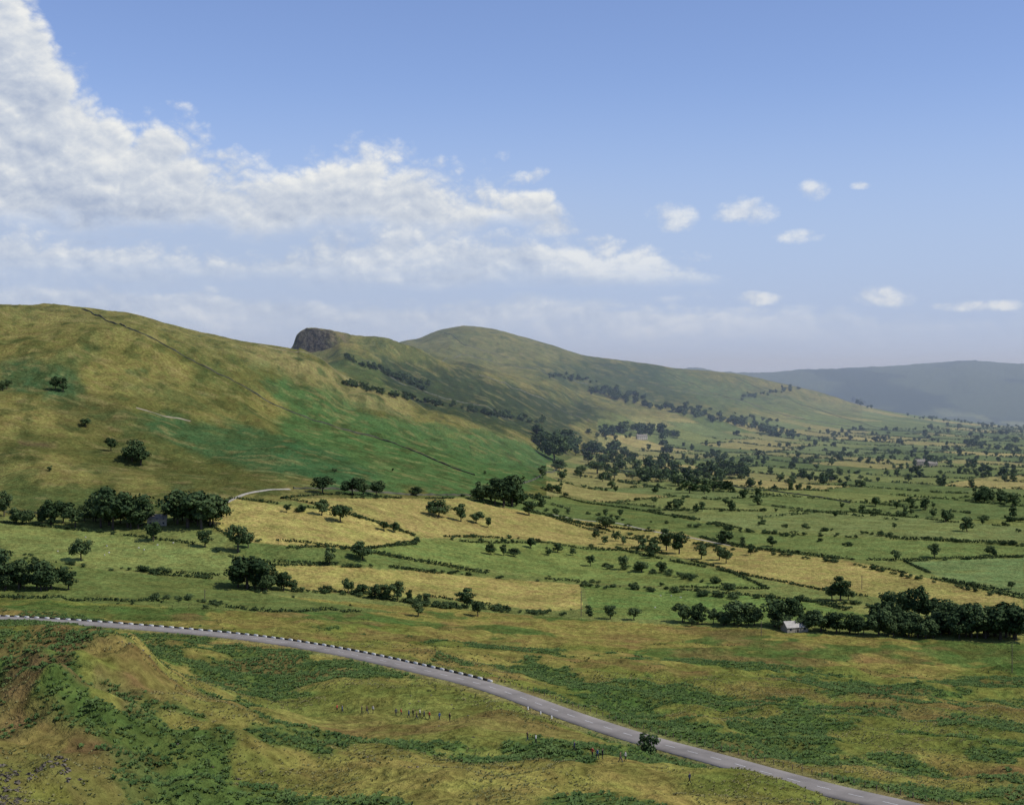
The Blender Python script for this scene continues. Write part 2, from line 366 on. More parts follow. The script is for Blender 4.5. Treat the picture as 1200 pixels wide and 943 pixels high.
def tree(name,seed,lobes=15,per=95,rx=.36,cz=.62,rz=.30,leaf=.030,lr=(.12,.2),bush=False):
    r=np.random.default_rng(seed);VV=[];FF=[];MI=[];n0=0
    def push(v,f,m):
        nonlocal n0
        VV.append(v);FF.append(f+n0);MI.append(np.full(len(f),m));n0+=len(v)
    cen=[]
    for i in range(lobes):
        while True:
            p=r.uniform(-1,1,3)
            if .25<np.linalg.norm(p)<1: break
        cen.append(np.array([p[0]*rx,p[1]*rx,cz+p[2]*rz]))
    if not bush:
        top=np.array([r.normal()*.02,r.normal()*.02,cz])
        push(*cone((0,0,-.04),top*np.array([.5,.5,.55]),.032,.024,7),1)
        push(*cone(top*np.array([.5,.5,.55]),top,.024,.010,6),1)
        for c in cen[:8]:
            s=top*(.45+.4*r.random());push(*cone(s,c,.013,.004,5),1)
    for c in cen:
        R=r.uniform(*lr)*(1-.25*abs(c[2]-cz)/rz)
        d=r.normal(size=(per,3));d/=np.linalg.norm(d,axis=1,keepdims=True)
        rad=R*(r.uniform(.55,1.12,per))
        p=c+d*rad[:,None]*np.array([1.1,1.1,.85])
        if bush: p[:,2]=np.abs(p[:,2])
        nn=d+r.normal(size=d.shape)*.45+np.array([0,0,.25])
        push(*quads(p,nn,r.uniform(.6,1.3,per)*leaf,r),0)
    return mkmesh(name,np.concatenate(VV),np.concatenate(FF),[LEAF,BARK],np.concatenate(MI))
TREES=[tree('tree_mesh_%d'%i,100+i,lobes=[16,13,20,15,18,12,11][i],rx=[.36,.30,.42,.34,.40,.26,.33][i],cz=[.58,.6,.55,.6,.55,.56,.6][i],rz=[.3,.32,.3,.3,.33,.36,.3][i]) for i in range(7)]
BUSH=[tree('bush_mesh_%d'%i,200+i,lobes=9,per=60,rx=.5,cz=.35,rz=.3,leaf=.045,lr=(.2,.32),bush=True) for i in range(3)]
LOW=[tree('small_tree_mesh_%d'%i,300+i,lobes=9,per=42,leaf=.05,rx=[.36,.3,.42,.34][i],cz=[.55,.52,.5,.56][i],rz=.34,lr=(.15,.25)) for i in range(4)]
def plant(kind,x,y,z,h,name,parent=None,wf=1.0):
    me=random.choice(kind);s=h*random.uniform(.92,1.08);w=s*wf*random.uniform(.85,1.2)
    return add(name,me,parent,(x,y,z-.02*h),(0,0,random.uniform(0,6.28)),(w,w*random.uniform(.85,1.15),s))
T=[(5,605,30),(60,615,34),(74,613,28),(88,618,26),(118,618,46),(132,620,52),(150,618,48),(162,616,34),(208,614,40),(220,618,50),(236,620,50),(247,617,38),(180,634,24),(240,641,22),(279,647,36),(291,642,22),(95,657,30),(4,687,46),(22,690,42),(48,692,40),(60,690,30),(80,691,24),(290,690,46),(305,690,34),(318,690,28),(330,690,22),
(378,578,24),(413,580,24),(426,581,16),(441,581,20),(487,581,11),(377,604,18),(399,612,22),(514,606,22),(540,611,22),(558,613,14),(572,618,15),(566,589,20),(580,592,26),(590,594,34),(600,594,40),(620,604,19),(386,662,20),(425,656,24),(450,622,12),(463,624,12),(336,600,10),(355,600,9),
(408,695,20),(424,697,14),(440,701,20),(452,702,17),(466,704,22),(480,706,15),(500,707,14),(490,722,18),(547,712,22),(560,722,20),(575,650,14),(590,651,12),(602,652,10),(710,620,18),(692,663,14),(730,667,18),(752,670,15),(775,671,15),(781,645,24),(796,649,30),(822,655,20),(843,656,17),(851,660,20),(715,725,18),(743,726,16),
(800,729,22),(818,730,26),(836,731,20),(850,731,16),(868,732,34),(884,733,24),(908,734,34),(926,733,38),(945,737,22),(962,740,26),(980,742,28),(996,742,24),(1012,744,22),(1030,744,30),(1047,746,26),(1065,747,20),(1085,748,24),
(1042,722,34),(1056,724,38),(1072,726,42),(1086,726,30),(1106,728,28),(1122,738,36),(1138,747,44),(1155,748,40),(1172,749,46),(1190,750,44),(1200,742,34),(1124,748,30),
(985,704,30),(975,703,18),(994,703,16),(1095,653,16),(1050,657,14),(1140,690,10),(880,650,14),(905,640,12),(1160,650,12),(1185,690,10),
(155,540,26),(165,545,22),(130,528,16),(148,537,14),(100,500,12),(65,457,18),(74,459,16),(8,456,14),(3,458,12),
(650,540,34),(640,528,24),(662,530,26),(655,552,16),(636,560,14),(680,560,16),(700,555,18),(720,560,14)]
for u,v,h in T:
    x,y,z=ground(u,v);hm=h*y/F*1.05
    nm='oak_tree' if hm>13 else ('ash_tree' if hm>8 else 'hawthorn_tree')
    plant(TREES,x,y,z,hm,nm,wf=random.uniform(.95,1.3))
x,y,z=ground(760,881);add('roadside_bush',BUSH[0],None,(x,y,z-.1),(0,0,1),(5.8,5.8,6.2))
def mass(name,items):
    e=empty(name)
    for k,(u,v,h,kind) in enumerate(items):
        x,y,z=ground(u,v)
        plant(kind,x,y,z,h*y/F,'crown_%d'%k,e,1.15)
def line(pts,n,h,jit=2.0,kind=LOW,gap=0):
    pts=np.array(pts,float);seg=np.r_[0,np.cumsum(np.hypot(*np.diff(pts,axis=0).T))];o=[]
    for i in range(n):
        s=random.random()*seg[-1]
        if gap and vn(np.array([s/12.]),np.array([h*3.1]),4)[0]<gap: continue
        o.append((np.interp(s,seg,pts[:,0])+random.gauss(0,jit),np.interp(s,seg,pts[:,1])+random.gauss(0,jit*.35),h*random.uniform(.5,1.25),kind))
    return o
mass('hillside_plantation',line([(405,452),(450,462),(500,472),(560,484),(640,497)],90,8,3)+line([(400,419),(440,434),(500,458)],70,6,2)+line([(430,428),(500,452)],36,6,2))
mass('ridge_woodland',line([(640,441),(700,448)],26,5,4)+line([(690,458),(740,472),(800,484),(870,498),(935,515)],110,8,4)+line([(870,468),(930,456)],20,6,4)+line([(700,452),(760,470)],30,6,4)+line([(800,478),(880,492),(930,500)],36,6,4,gap=.3))
mass('valley_woodland',line([(628,515),(650,525),(690,530),(730,535)],44,15,8)+line([(690,540),(760,550),(840,562)],36,15,8,gap=.3)+line([(690,512),(740,505),(790,512)],36,12,6)+line([(740,560),(800,572),(860,575)],26,15,9)+line([(820,560),(870,556)],22,15,8)+line([(560,585),(600,592)],9,22,4)+line([(820,535),(900,545),(960,548)],30,9,6,gap=.3)+line([(1040,535),(1100,545),(1190,560)],26,10,6)+line([(1120,520),(1200,530)],24,7,4)+line([(1000,470),(1020,478)],10,7,3)+line([(1060,488),(1200,503)],40,4,2)+line([(930,560),(1010,570)],18,11,6)+line([(1150,585),(1200,592)],14,16,6))
mass('farm_tree_belt',line([(0,612),(90,616)],10,16,4,TREES)+line([(105,610),(165,618)],12,32,6,TREES)+line([(195,608),(255,616)],9,32,4,TREES)+line([(0,688),(60,690)],9,24,4,TREES)+line([(280,688),(345,692)],10,18,4,TREES)+line([(1030,735),(1105,742)],20,24,6,TREES)+line([(1105,742),(1200,748)],22,30,6,TREES)+line([(790,729),(1110,748)],40,16,3,TREES))
hb=[]
for poly,c in FIELDS:
    p=poly+[poly[0]]
    L=sum(math.hypot(p[i+1][0]-p[i][0],p[i+1][1]-p[i][1]) for i in range(len(p)-1))
    hb+=[(u,v,h*1.0,k) for (u,v,h,k) in line(p,int(L/14),5.2,.6,BUSH,gap=.5) if v<722 and -40<u<1240]
hb+=line([(345,693),(420,697),(520,712),(600,716),(660,722)],60,9,2,BUSH)+line([(680,686),(760,692),(850,700),(960,704)],60,9,2,BUSH,.4)+line([(700,662),(780,672),(860,690)],26,9,4,BUSH)+line([(740,628),(870,645),(1000,662),(1100,684),(1180,700)],80,6,1.2,BUSH,.3)+line([(180,700),(260,708)],20,7,3,BUSH)+line([(380,592),(345,600)],6,8,2,BUSH)+line([(160,668),(190,672)],6,9,3,BUSH)+line([(640,600),(760,612),(900,625),(1000,640)],40,6,1.5,BUSH,.4)
hb+=line([(1000,706),(1110,742)],20,8,2,BUSH)+line([(1000,600),(1200,612)],30,7,1.5,BUSH,.3)+line([(860,612),(1040,628),(1200,640)],40,7,1.5,BUSH,.3)
mass('field_hedgerow_bushes',hb)
def hedge(name,x,y,z,hgt,wid,per,leaf):
    n=len(x);r=rng;s=r.uniform(.6,1.3,(n,1))
    ox=r.normal(0,wid,(n,per));oy=r.normal(0,wid,(n,per));oz=r.uniform(.1,1,(n,per))*hgt*s
    c=np.stack([x[:,None]+ox,y[:,None]+oy,z[:,None]+oz],-1).reshape(-1,3)
    nn=np.stack([ox/wid,oy/wid,oz/hgt],-1).reshape(-1,3)+r.normal(size=c.shape)*.5
    v,f=quads(c,nn,r.uniform(.6,1.3,len(c))*leaf,r)
    return add(name,mkmesh(name,v,f,[HEDGE]))
n=420000
yy=np.sqrt(rng.uniform(1250**2,3900**2,n));u_=rng.uniform(560,1260,n);xx=yy*(u_-CU)/F
hh_,ed_,_=cell(xx,yy);zz_=height(xx,yy)
lim=np.interp(u_,[560,640,760,1260],[1300,1450,2400,3900])
base=(yy<lim)&(zz_<-84)
ok=(ed_<1.2)&base&(vn(xx/60,yy/60,14)>.32)
ii=np.where(ok)[0];print('hedge pts',len(ii))
hedge('distant_hedgerow',xx[ii],yy[ii],zz_[ii],1.9,1.0,9,.65)
e=empty('distant_hedgerow_trees')
jj=np.where((ed_<2)&base&(vn(xx/45,yy/45,14)>.5))[0];rng.shuffle(jj);print('hedge trees',len(jj))
for k in jj[:1150]:
    big=random.random()<.3
    h=random.uniform(6,13) if big else random.uniform(2.2,4.5)
    plant(LOW if big else BUSH,float(xx[k]),float(yy[k]),float(zz_[k]),h,'crown_%d'%k,e,1.0)
HX=[];HY=[]
for poly,c in FIELDS:
    pw=np.array([ground(*p)[:2] for p in poly+[poly[0]]])
    for i in range(len(poly)):
        if (poly[i][0] in(0,1200) and poly[(i+1)%len(poly)][0]==poly[i][0]): continue
        if poly[i][1]>716 and poly[(i+1)%len(poly)][1]>716: continue
        L=math.hypot(*(pw[i+1]-pw[i]));t=np.arange(0,L,1.5)/L
        HX.append(pw[i,0]+(pw[i+1,0]-pw[i,0])*t);HY.append(pw[i,1]+(pw[i+1,1]-pw[i,1])*t)
HX=np.concatenate(HX);HY=np.concatenate(HY)
m=(vn(HX/30,HY/30,15)>.40)&(HY<1600);HX,HY=HX[m]+rng.normal(0,.4,m.sum()),HY[m]+rng.normal(0,.4,m.sum())
hedge('field_hedgerow',HX,HY,height(HX,HY),1.4,.6,12,.4)
e=empty('scattered_pasture_trees');k=0
while k<150:
    u=random.uniform(600,1230);v=random.uniform(500,655)
    if u<700 and v<560: continue
    x,y,z=ground(u,v)
    if vn(np.array([x/120.]),np.array([y/120.]),77)[0]<.45: k+=.3;continue
    plant(LOW,x,y,z,random.uniform(4,13),'crown_%d'%int(k*10),e);k+=1
e=empty('hillside_thorn_trees')
for k in range(22):
    u=random.uniform(0,640);v=random.uniform(470,575)
    x,y,z=ground(u,v)
    if vn(np.array([x/90.]),np.array([y/90.]),78)[0]<.45: continue
    plant(LOW,x,y,z,random.uniform(2,5),'crown_%d'%k,e)
# ------------------------------------------------------------------ ground-cover plants
def scatter(n,test,d0,d1,u0=-60,u1=1260):
    y=np.sqrt(rng.uniform(d0**2,d1**2,n));u=rng.uniform(u0,u1,n);x=y*(u-CU)/F
    m=test(x,y,u);x,y=x[m],y[m]
    return x,y,height(x,y)
def roadfree(x,y):
    r=np.full(x.shape,1e9)
    for j in range(0,900,6): r=np.minimum(r,(x-rx[j])**2+(y-ry[j])**2)
    return r>7.0**2
def clump(name,x,y,z,per,spread,hgt,wid,mat,up=.5):
    n=len(x);r=rng
    a=r.uniform(0,6.28,(n,per));s=r.uniform(.5,1.3,(n,1))
    dirx=np.cos(a);diry=np.sin(a)
    L=spread*s*r.uniform(.6,1.2,(n,per));H=hgt*s*r.uniform(.6,1.2,(n,per));w=wid*s
    bx=x[:,None]+dirx*L*.15;by=y[:,None]+diry*L*.15;bz=z[:,None]-.05
    mx=x[:,None]+dirx*L*.6;my=y[:,None]+diry*L*.6;mz=z[:,None]+H
    tx=x[:,None]+dirx*L;ty=y[:,None]+diry*L;tz=z[:,None]+H*up
    px=-diry*w;py=dirx*w
    v=np.stack([np.stack([bx,by,bz+0*bx],-1),np.stack([mx-px,my-py,mz],-1),np.stack([tx,ty,tz],-1),np.stack([mx+px,my+py,mz],-1)],2).reshape(-1,3)
    return add(name,mkmesh(name,v,np.arange(len(v)).reshape(-1,4),[mat]))
BRK=simplemat('bracken_fronds',(.046,.090,.024),(.10,.155,.044),.15)
GRS=simplemat('grass_blades',(.14,.155,.055),(.25,.23,.095),.08)
RSH=simplemat('rush_blades',(.09,.115,.04),(.16,.16,.065),.1)
x,y,z=scatter(150000,lambda x,y,u:(bracken(x,y)>.565)&(rng.random(len(x))<.8),195,620)
m=roadfree(x,y);clump('bracken',x[m][:30000],y[m][:30000],z[m][:30000],8,.75,.5,.2,BRK,.5)
x,y,z=scatter(50000,lambda x,y,u:(bracken(x,y)<.56)&(smooth_sward(x,y)<.4)&(fbm(x/20,y/20,93,3)>.45),195,520)
m=roadfree(x,y);clump('grass_tufts',x[m],y[m],z[m],6,.35,.3,.09,GRS,.8)
x,y,z=scatter(16000,lambda x,y,u:(fbm(x/24,y/24,94,3)>.60)&(vn(x/5,y/5,95)>.5)&(smooth_sward(x,y)<.3),220,700)
m=roadfree(x,y);clump('rushes',x[m],y[m],z[m],7,.4,.4,.12,RSH,1.2)
# ------------------------------------------------------------------ rocks
ROCK=simplemat('gritstone',(.07,.06,.045),(.17,.15,.115),1.2,.1)
def rocks(name,x,y,z,s0,s1):
    VV=[];FF=[];n0=0
    base=np.array([[sx,sy,sz] for sx in(-1,1) for sy in(-1,1) for sz in(-1,1)],float)*.6
    ext=np.array([[1,0,0],[-1,0,0],[0,1,0],[0,-1,0],[0,0,1],[0,0,-1]],float)
    pts=np.concatenate([base,ext])
    ix={tuple(np.sign(b).astype(int)):i for i,b in enumerate(base)}
    fs=[]
    for ax1 in range(3):
        for ax2 in range(ax1+1,3):
            for s1_ in(-1,1):
                for s2_ in(-1,1):
                    ax3=3-ax1-ax2
                    e1=8+ax1*2+(0 if s1_>0 else 1);e2=8+ax2*2+(0 if s2_>0 else 1)
                    c=[0,0,0];c[ax1]=s1_;c[ax2]=s2_;c[ax3]=1;ca=ix[tuple(c)];c[ax3]=-1;cb=ix[tuple(c)]
                    fs.append([e1,ca,e2,cb])
    fs=np.array(fs)
    for a,b_,c in zip(x,y,z):
        s=rng.uniform(s0,s1);v=pts*(1+rng.uniform(-.25,.25,pts.shape))*s*np.array([1.2,1,.7])
        t=rng.uniform(0,6.28);R=np.array([[math.cos(t),-math.sin(t),0],[math.sin(t),math.cos(t),0],[0,0,1]])
        VV.append(v@R.T+np.array([a,b_,c+s*.1]));FF.append(fs+n0);n0+=14
    return add(name,mkmesh(name,np.concatenate(VV),np.concatenate(FF),[ROCK]))
x,y,z=scatter(30000,lambda x,y,u:(u>-20)&(u<80)&(fbm(x/6,y/6,55,3)>.58)&(rng.random(len(x))<.4),206,245)
rocks('scree_boulders',x[:170],y[:170],z[:170],.15,.5)
x,y,z=scatter(6000,lambda x,y,u:(fbm(x/12,y/12,56,3)>.62),210,420,-40,560)
rocks('scattered_rocks',x[:120],y[:120],z[:120],.12,.35)
# ------------------------------------------------------------------ road
ASPH,nt,b=newmat('worn_asphalt')
tc=nt.nodes.new('ShaderNodeTexCoord');f=noise(nt,tc.outputs['Object'],.12,6,.6);f2=noise(nt,tc.outputs['Object'],3,4,.6)
r=nt.nodes.new('ShaderNodeValToRGB');r.color_ramp.elements[0].position=.3;r.color_ramp.elements[1].position=.7
r.color_ramp.elements[0].color=(.17,.155,.135,1);r.color_ramp.elements[1].color=(.29,.262,.23,1)
nt.links.new(mth(nt,'ADD',mth(nt,'MULTIPLY',f,.75),mth(nt,'MULTIPLY',f2,.25)),r.inputs[0]);nt.links.new(r.outputs[0],b.inputs['Base Color'])
PAINT=simplemat('white_road_paint',(.5,.5,.47),(.72,.72,.7),2)
tx=np.gradient(rx);ty=np.gradient(ry);tl=np.hypot(tx,ty);nx,ny=-ty/tl,tx/tl
arc=np.r_[0,np.cumsum(np.hypot(np.diff(rx),np.diff(ry)))]
def strip(offs,zo,s0=None,s1=None,step=None):
    ss_=arc if s0 is None else np.arange(s0,s1+.01,step)
    f=lambda a:np.interp(ss_,arc,a)
    vs=[];n=len(ss_);m=len(offs)
    for o,zq in zip(offs,zo): vs.append(np.stack([f(rx)+f(nx)*o,f(ry)+f(ny)*o,f(rz)+zq],-1))
    v=np.stack(vs,1).reshape(-1,3);ii=np.arange(n*m).reshape(n,m)
    fc=np.stack([ii[:-1,:-1],ii[1:,:-1],ii[1:,1:],ii[:-1,1:]],-1).reshape(-1,4);return v,fc
v,fc=strip([-4.3,-4.1,-2,0,2,4.1,4.3],[-.5,.06,.1,.13,.1,.06,-.5])
road=add('road',mkmesh('road',v,fc,[ASPH]))
VV=[];FF=[];n0=0
for s in np.arange(20,arc[-1]-20,9.0):
    v,fc=strip([-.08,.08],[.135,.135],s,s+4,1);VV.append(v);FF.append(fc+n0);n0+=len(v)
add('centre_line',mkmesh('centre_line',np.concatenate(VV),np.concatenate(FF),[PAINT]),road)
def boxes(name,items,mats,parent=None,chamfer=True):
    VV=[];FF=[];MI=[];n0=0
    for (cx,cy,cz,w,d,h,rot,mi) in items:
        pr=[];lev=[(0,1.0),(.85,.96),(1.0,.8)] if chamfer else [(0,1),(1,1)]
        for t,s in lev:
            for sx,sy in((-1,-1),(1,-1),(1,1),(-1,1)):
                x_=sx*w/2*s;y_=sy*d/2*s
                pr.append((cx+x_*math.cos(rot)-y_*math.sin(rot),cy+x_*math.sin(rot)+y_*math.cos(rot),cz+h*t))
        f=[]
        for l in range(len(lev)-1):
            for i in range(4): f.append([l*4+i,l*4+(i+1)%4,l*4+4+(i+1)%4,l*4+4+i])
        t=(len(lev)-1)*4;f.append([t,t+1,t+2,t+3])
        VV.append(np.array(pr));FF.append(np.array(f)+n0);MI+= [mi]*len(f);n0+=len(pr)
    return add(name,mkmesh(name,np.concatenate(VV),np.concatenate(FF),mats,MI),parent)
WHT=simplemat('whitewash',(.5,.5,.47),(.7,.7,.67),3);BLK=simplemat('black_paint',(.02,.02,.02),(.04,.04,.04),3)
WOOD=simplemat('weathered_wood',(.07,.055,.04),(.15,.125,.1),4)
it=[]
def onroad(s,o): 
    return float(np.interp(s,arc,rx)+np.interp(s,arc,nx)*o),float(np.interp(s,arc,ry)+np.interp(s,arc,ny)*o),math.atan2(np.interp(s,arc,ty),np.interp(s,arc,tx))
sgn=1 if ny[450]>0 else -1
s_of=lambda u:float(np.interp(u,uu,arc))
k=0
for s in np.arange(s_of(-60),s_of(560),2.6):
    x,y,r_=onroad(s,sgn*5.2);z=height(x,y)[0];it.append((x,y,z-.1,2.3,.35,.7,r_,k%2));k+=1
boxes('kerb_marker_stones',it,[BLK,WHT])
it=[]
for s in np.arange(s_of(560),s_of(1300),3.2):
    x,y,r_=onroad(s,sgn*7.2);z=height(x,y)[0];it.append((x,y,z-.1,.14,.14,1.2,r_,0))
boxes('roadside_fence_posts',it,[WOOD])
it=[(*onroad(s_of(u),-sgn*5.6)[:2],0,.35,.25,.9,.3,0) for u in(640,655,668)]
it=[(a,b_,float(height(a,b_)[0])-.1,w,d,h,r_,m) for(a,b_,c,w,d,h,r_,m) in it];boxes('marker_stone',it,[WHT])
# ------------------------------------------------------------------ dry stone walls & tracks
STONE=simplemat('dry_stone',(.07,.075,.05),(.15,.145,.11),.25)
def polyline(pts,step):
    w=[ground(*p)[:2] for p in pts];w=np.array(w)
    seg=np.r_[0,np.cumsum(np.hypot(*np.diff(w,axis=0).T))];s=np.arange(0,seg[-1],step)
    x=np.interp(s,seg,w[:,0]);y=np.interp(s,seg,w[:,1])
    if len(x)>12:
        kk=np.ones(5)/5;x=np.convolve(np.pad(x,2,mode='edge'),kk,'valid');y=np.convolve(np.pad(y,2,mode='edge'),kk,'valid')
    return x,y
def ribbon(name,lines,prof,mat,step=4.0,jit=0.0):
    VV=[];FF=[];n0=0
    for pts in lines:
        x,y=polyline(pts,step)
        if len(x)<3: continue
        tx_,ty_=np.gradient(x),np.gradient(y);l=np.hypot(tx_,ty_)+1e-9;n_x,n_y=-ty_/l,tx_/l
        j=rng.uniform(-jit,jit,len(x));cols=[]
        for o,h in prof:
            px=x+n_x*o;py=y+n_y*o;cols.append(np.stack([px,py,height(px,py)+h+(j if h>.3 else 0)],-1))
        v=np.stack(cols,1).reshape(-1,3);n,m=len(x),len(prof);ii=np.arange(n*m).reshape(n,m)
        FF.append(np.stack([ii[:-1,:-1],ii[1:,:-1],ii[1:,1:],ii[:-1,1:]],-1).reshape(-1,4)+n0);VV.append(v);n0+=len(v)
    return add(name,mkmesh(name,np.concatenate(VV),np.concatenate(FF),[mat]))
WP=[(-.35,-.3),(-.2,1.0),(.2,1.0),(.35,-.3)]
ribbon('dry_stone_wall',[[(95,362),(150,386),(220,420),(290,456),(360,490),(440,512),(500,535),(560,558)],[(0,600),(80,604),(150,606)],[(340,573),(440,577),(560,582),(630,560),(655,548)]],[(-.5,-.3),(-.35,1.2),(.35,1.2),(.5,-.3)],simplemat('dark_wall_stone',(.04,.045,.03),(.10,.10,.07),.1),5,.6)
ribbon('dry_stone_wall',[[(480,405),(540,415),(620,432),(690,450)],[(520,390),(545,405),(600,420)],[(560,440),(640,470),(700,500)],[(420,420),(500,460),(600,495)],[(700,425),(760,450),(900,478)],[(780,436),(870,470),(1000,500)],[(860,442),(960,480),(1100,510)],[(700,545),(860,570),(1000,590)]],WP,STONE,6,.3)
PATH=simplemat('limestone_track',(.28,.26,.20),(.40,.37,.30),.5);EARTH=simplemat('worn_earth_path',(.17,.15,.09),(.30,.26,.18),.08)
ribbon('farm_track',[[(257,593),(272,585),(290,578),(312,574),(345,573)]],[(-1.9,.1),(0,.3),(1.9,.1)],PATH,3)
ribbon('farm_track',[[(640,601),(720,612),(780,625),(860,640)]],[(-1.3,.1),(0,.25),(1.3,.1)],PATH,3)
ribbon('hill_footpath',[[(300,404),(340,412),(400,440),(430,452)]],[(-.9,.1),(0,.3),(.9,.1)],EARTH,4)
ribbon('hill_footpath',[[(157,477),(172,481),(185,486),(208,489),(229,495)]],[(-1.5,.05),(0,.3),(1.5,.05)],EARTH,3)
# ------------------------------------------------------------------ buildings
WALLM=simplemat('stone_walls',(.2,.18,.14),(.34,.31,.25),1.5,.05);SLATE=simplemat('stone_slate_roof',(.17,.155,.13),(.27,.25,.21),1.5)
PALE=simplemat('weathered_sheet_roof',(.34,.32,.28),(.46,.44,.39),1.0);CREAM=simplemat('cream_render',(.45,.42,.34),(.58,.54,.46),1);GLASS=simplemat('window_glass',(.02,.025,.03),(.04,.05,.06),1,rough=.2)
def house(name,u,v,L,W,H,rot,roof,wall,chim=True):
    x,y,z=ground(u,v);e=empty(name,(x,y,z-.3),(0,0,rot));R=W*.38
    vs=np.array([(-L/2,-W/2,0),(L/2,-W/2,0),(L/2,W/2,0),(-L/2,W/2,0),(-L/2,-W/2,H),(L/2,-W/2,H),(L/2,W/2,H),(-L/2,W/2,H),(-L/2,0,H+R),(L/2,0,H+R)],float)
    me=bpy.data.meshes.new('walls');me.from_pydata(vs.tolist(),[],[(0,1,5,4),(1,2,6,9,5),(2,3,7,6),(3,0,4,8,7)]);me.materials.append(wall);add('walls',me,e)
    o=.35;t=.18;sl=R/(W/2);ez=H-o*sl
    rv_=[(-L/2-o,-W/2-o,ez),(L/2+o,-W/2-o,ez),(L/2+o,0,H+R),(-L/2-o,0,H+R),(L/2+o,W/2+o,ez),(-L/2-o,W/2+o,ez)]
    rv_=[(a,b_,c+.03) for a,b_,c in rv_]+[(a,b_,c+.03+t) for a,b_,c in rv_]
    me=bpy.data.meshes.new('roof');me.from_pydata(rv_,[],[(6,7,8,9),(9,8,10,11),(0,3,2,1),(3,5,4,2),(0,1,7,6),(4,5,11,10),(1,2,8,7),(2,4,10,8),(0,6,9,3),(3,9,11,5)]);me.materials.append(roof);add('roof',me,e)
    it=[]
    nwin=max(2,int(L/3.2))
    for i in range(nwin):
        px=-L/2+L*(i+.5)/nwin
        if i==nwin//2: it.append((px,-W/2-.02,0.3,1.1,.1,2.1,0,1))
        else: it.append((px,-W/2-.02,1.2,1.0,.1,1.2,0,0))
        if H>4.5: it.append((px,-W/2-.02,3.9,1.0,.1,1.1,0,0))
    boxes('windows_and_door',it,[GLASS,WOOD],e,False)
    if chim: boxes('chimney',[(L/2-.7,0,H+R-.6,.8,.8,1.8,0,0),(-L/2+.7,0,H+R-.6,.8,.8,1.8,0,0)],[wall],e)
house('stone_barn',931,739,12,7,2.8,math.radians(18),PALE,WALLM,False)
house('stone_farmhouse',184,615,12,6.5,4.6,math.radians(12),SLATE,WALLM)
house('stone_farmhouse',752,515,18,8,6,math.radians(15),SLATE,CREAM)
house('stone_farmhouse',1078,545,14,8,5.5,math.radians(12),SLATE,WALLM)
house('stone_barn',1092,546,14,7,4,math.radians(25),SLATE,WALLM,False)
for u,v,h in((681,722,30),(1186,788,34),(892,745,18),(240,706,16),(1010,690,16)):
    x,y,z=ground(u,v);hm=h*y/F;e=empty('telegraph_pole',(x,y,z))
    vv,f_=cone((0,0,-.3),(0,0,hm),.2,.13,8);add('pole',mkmesh('pole',vv,f_,[WOOD]),e)
    boxes('crossarms',[(0,.2,hm-.9,1.6,.1,.12,0,0)],[WOOD],e,False)
# ------------------------------------------------------------------ walkers
SKIN=simplemat('skin',(.36,.22,.15),(.42,.27,.19),5);HAIR=simplemat('hair',(.03,.02,.015),(.08,.05,.03),20)
cl=[((.025,.03,.07),(.03,.04,.08)),((.40,.06,.04),(.45,.08,.06)),((.5,.5,.46),(.6,.6,.56)),((.02,.02,.02),(.035,.035,.035)),((.04,.08,.18),(.05,.10,.22)),((.10,.07,.04),(.13,.09,.05))]
CLO=[simplemat('cloth_%d'%i,a,b_,6) for i,(a,b_) in enumerate(cl)]
def skinmesh(P3,R,E,lv=1):
    me=bpy.data.meshes.new('sk');me.from_pydata(P3,E,[])
    o=bpy.data.objects.new('sk',me);scene.collection.objects.link(o)
    o.modifiers.new('s','SKIN')
    for j,(a,b_) in enumerate(R):
        sv=me.skin_vertices[0].data[j];sv.radius=(a,b_);sv.use_root=(j==0)
    o.modifiers.new('b','SUBSURF').levels=lv
    bpy.context.view_layer.update()
    dg=bpy.context.evaluated_depsgraph_get();m2=bpy.data.meshes.new_from_object(o.evaluated_get(dg))
    bpy.data.objects.remove(o);m2.materials.clear()
    return m2
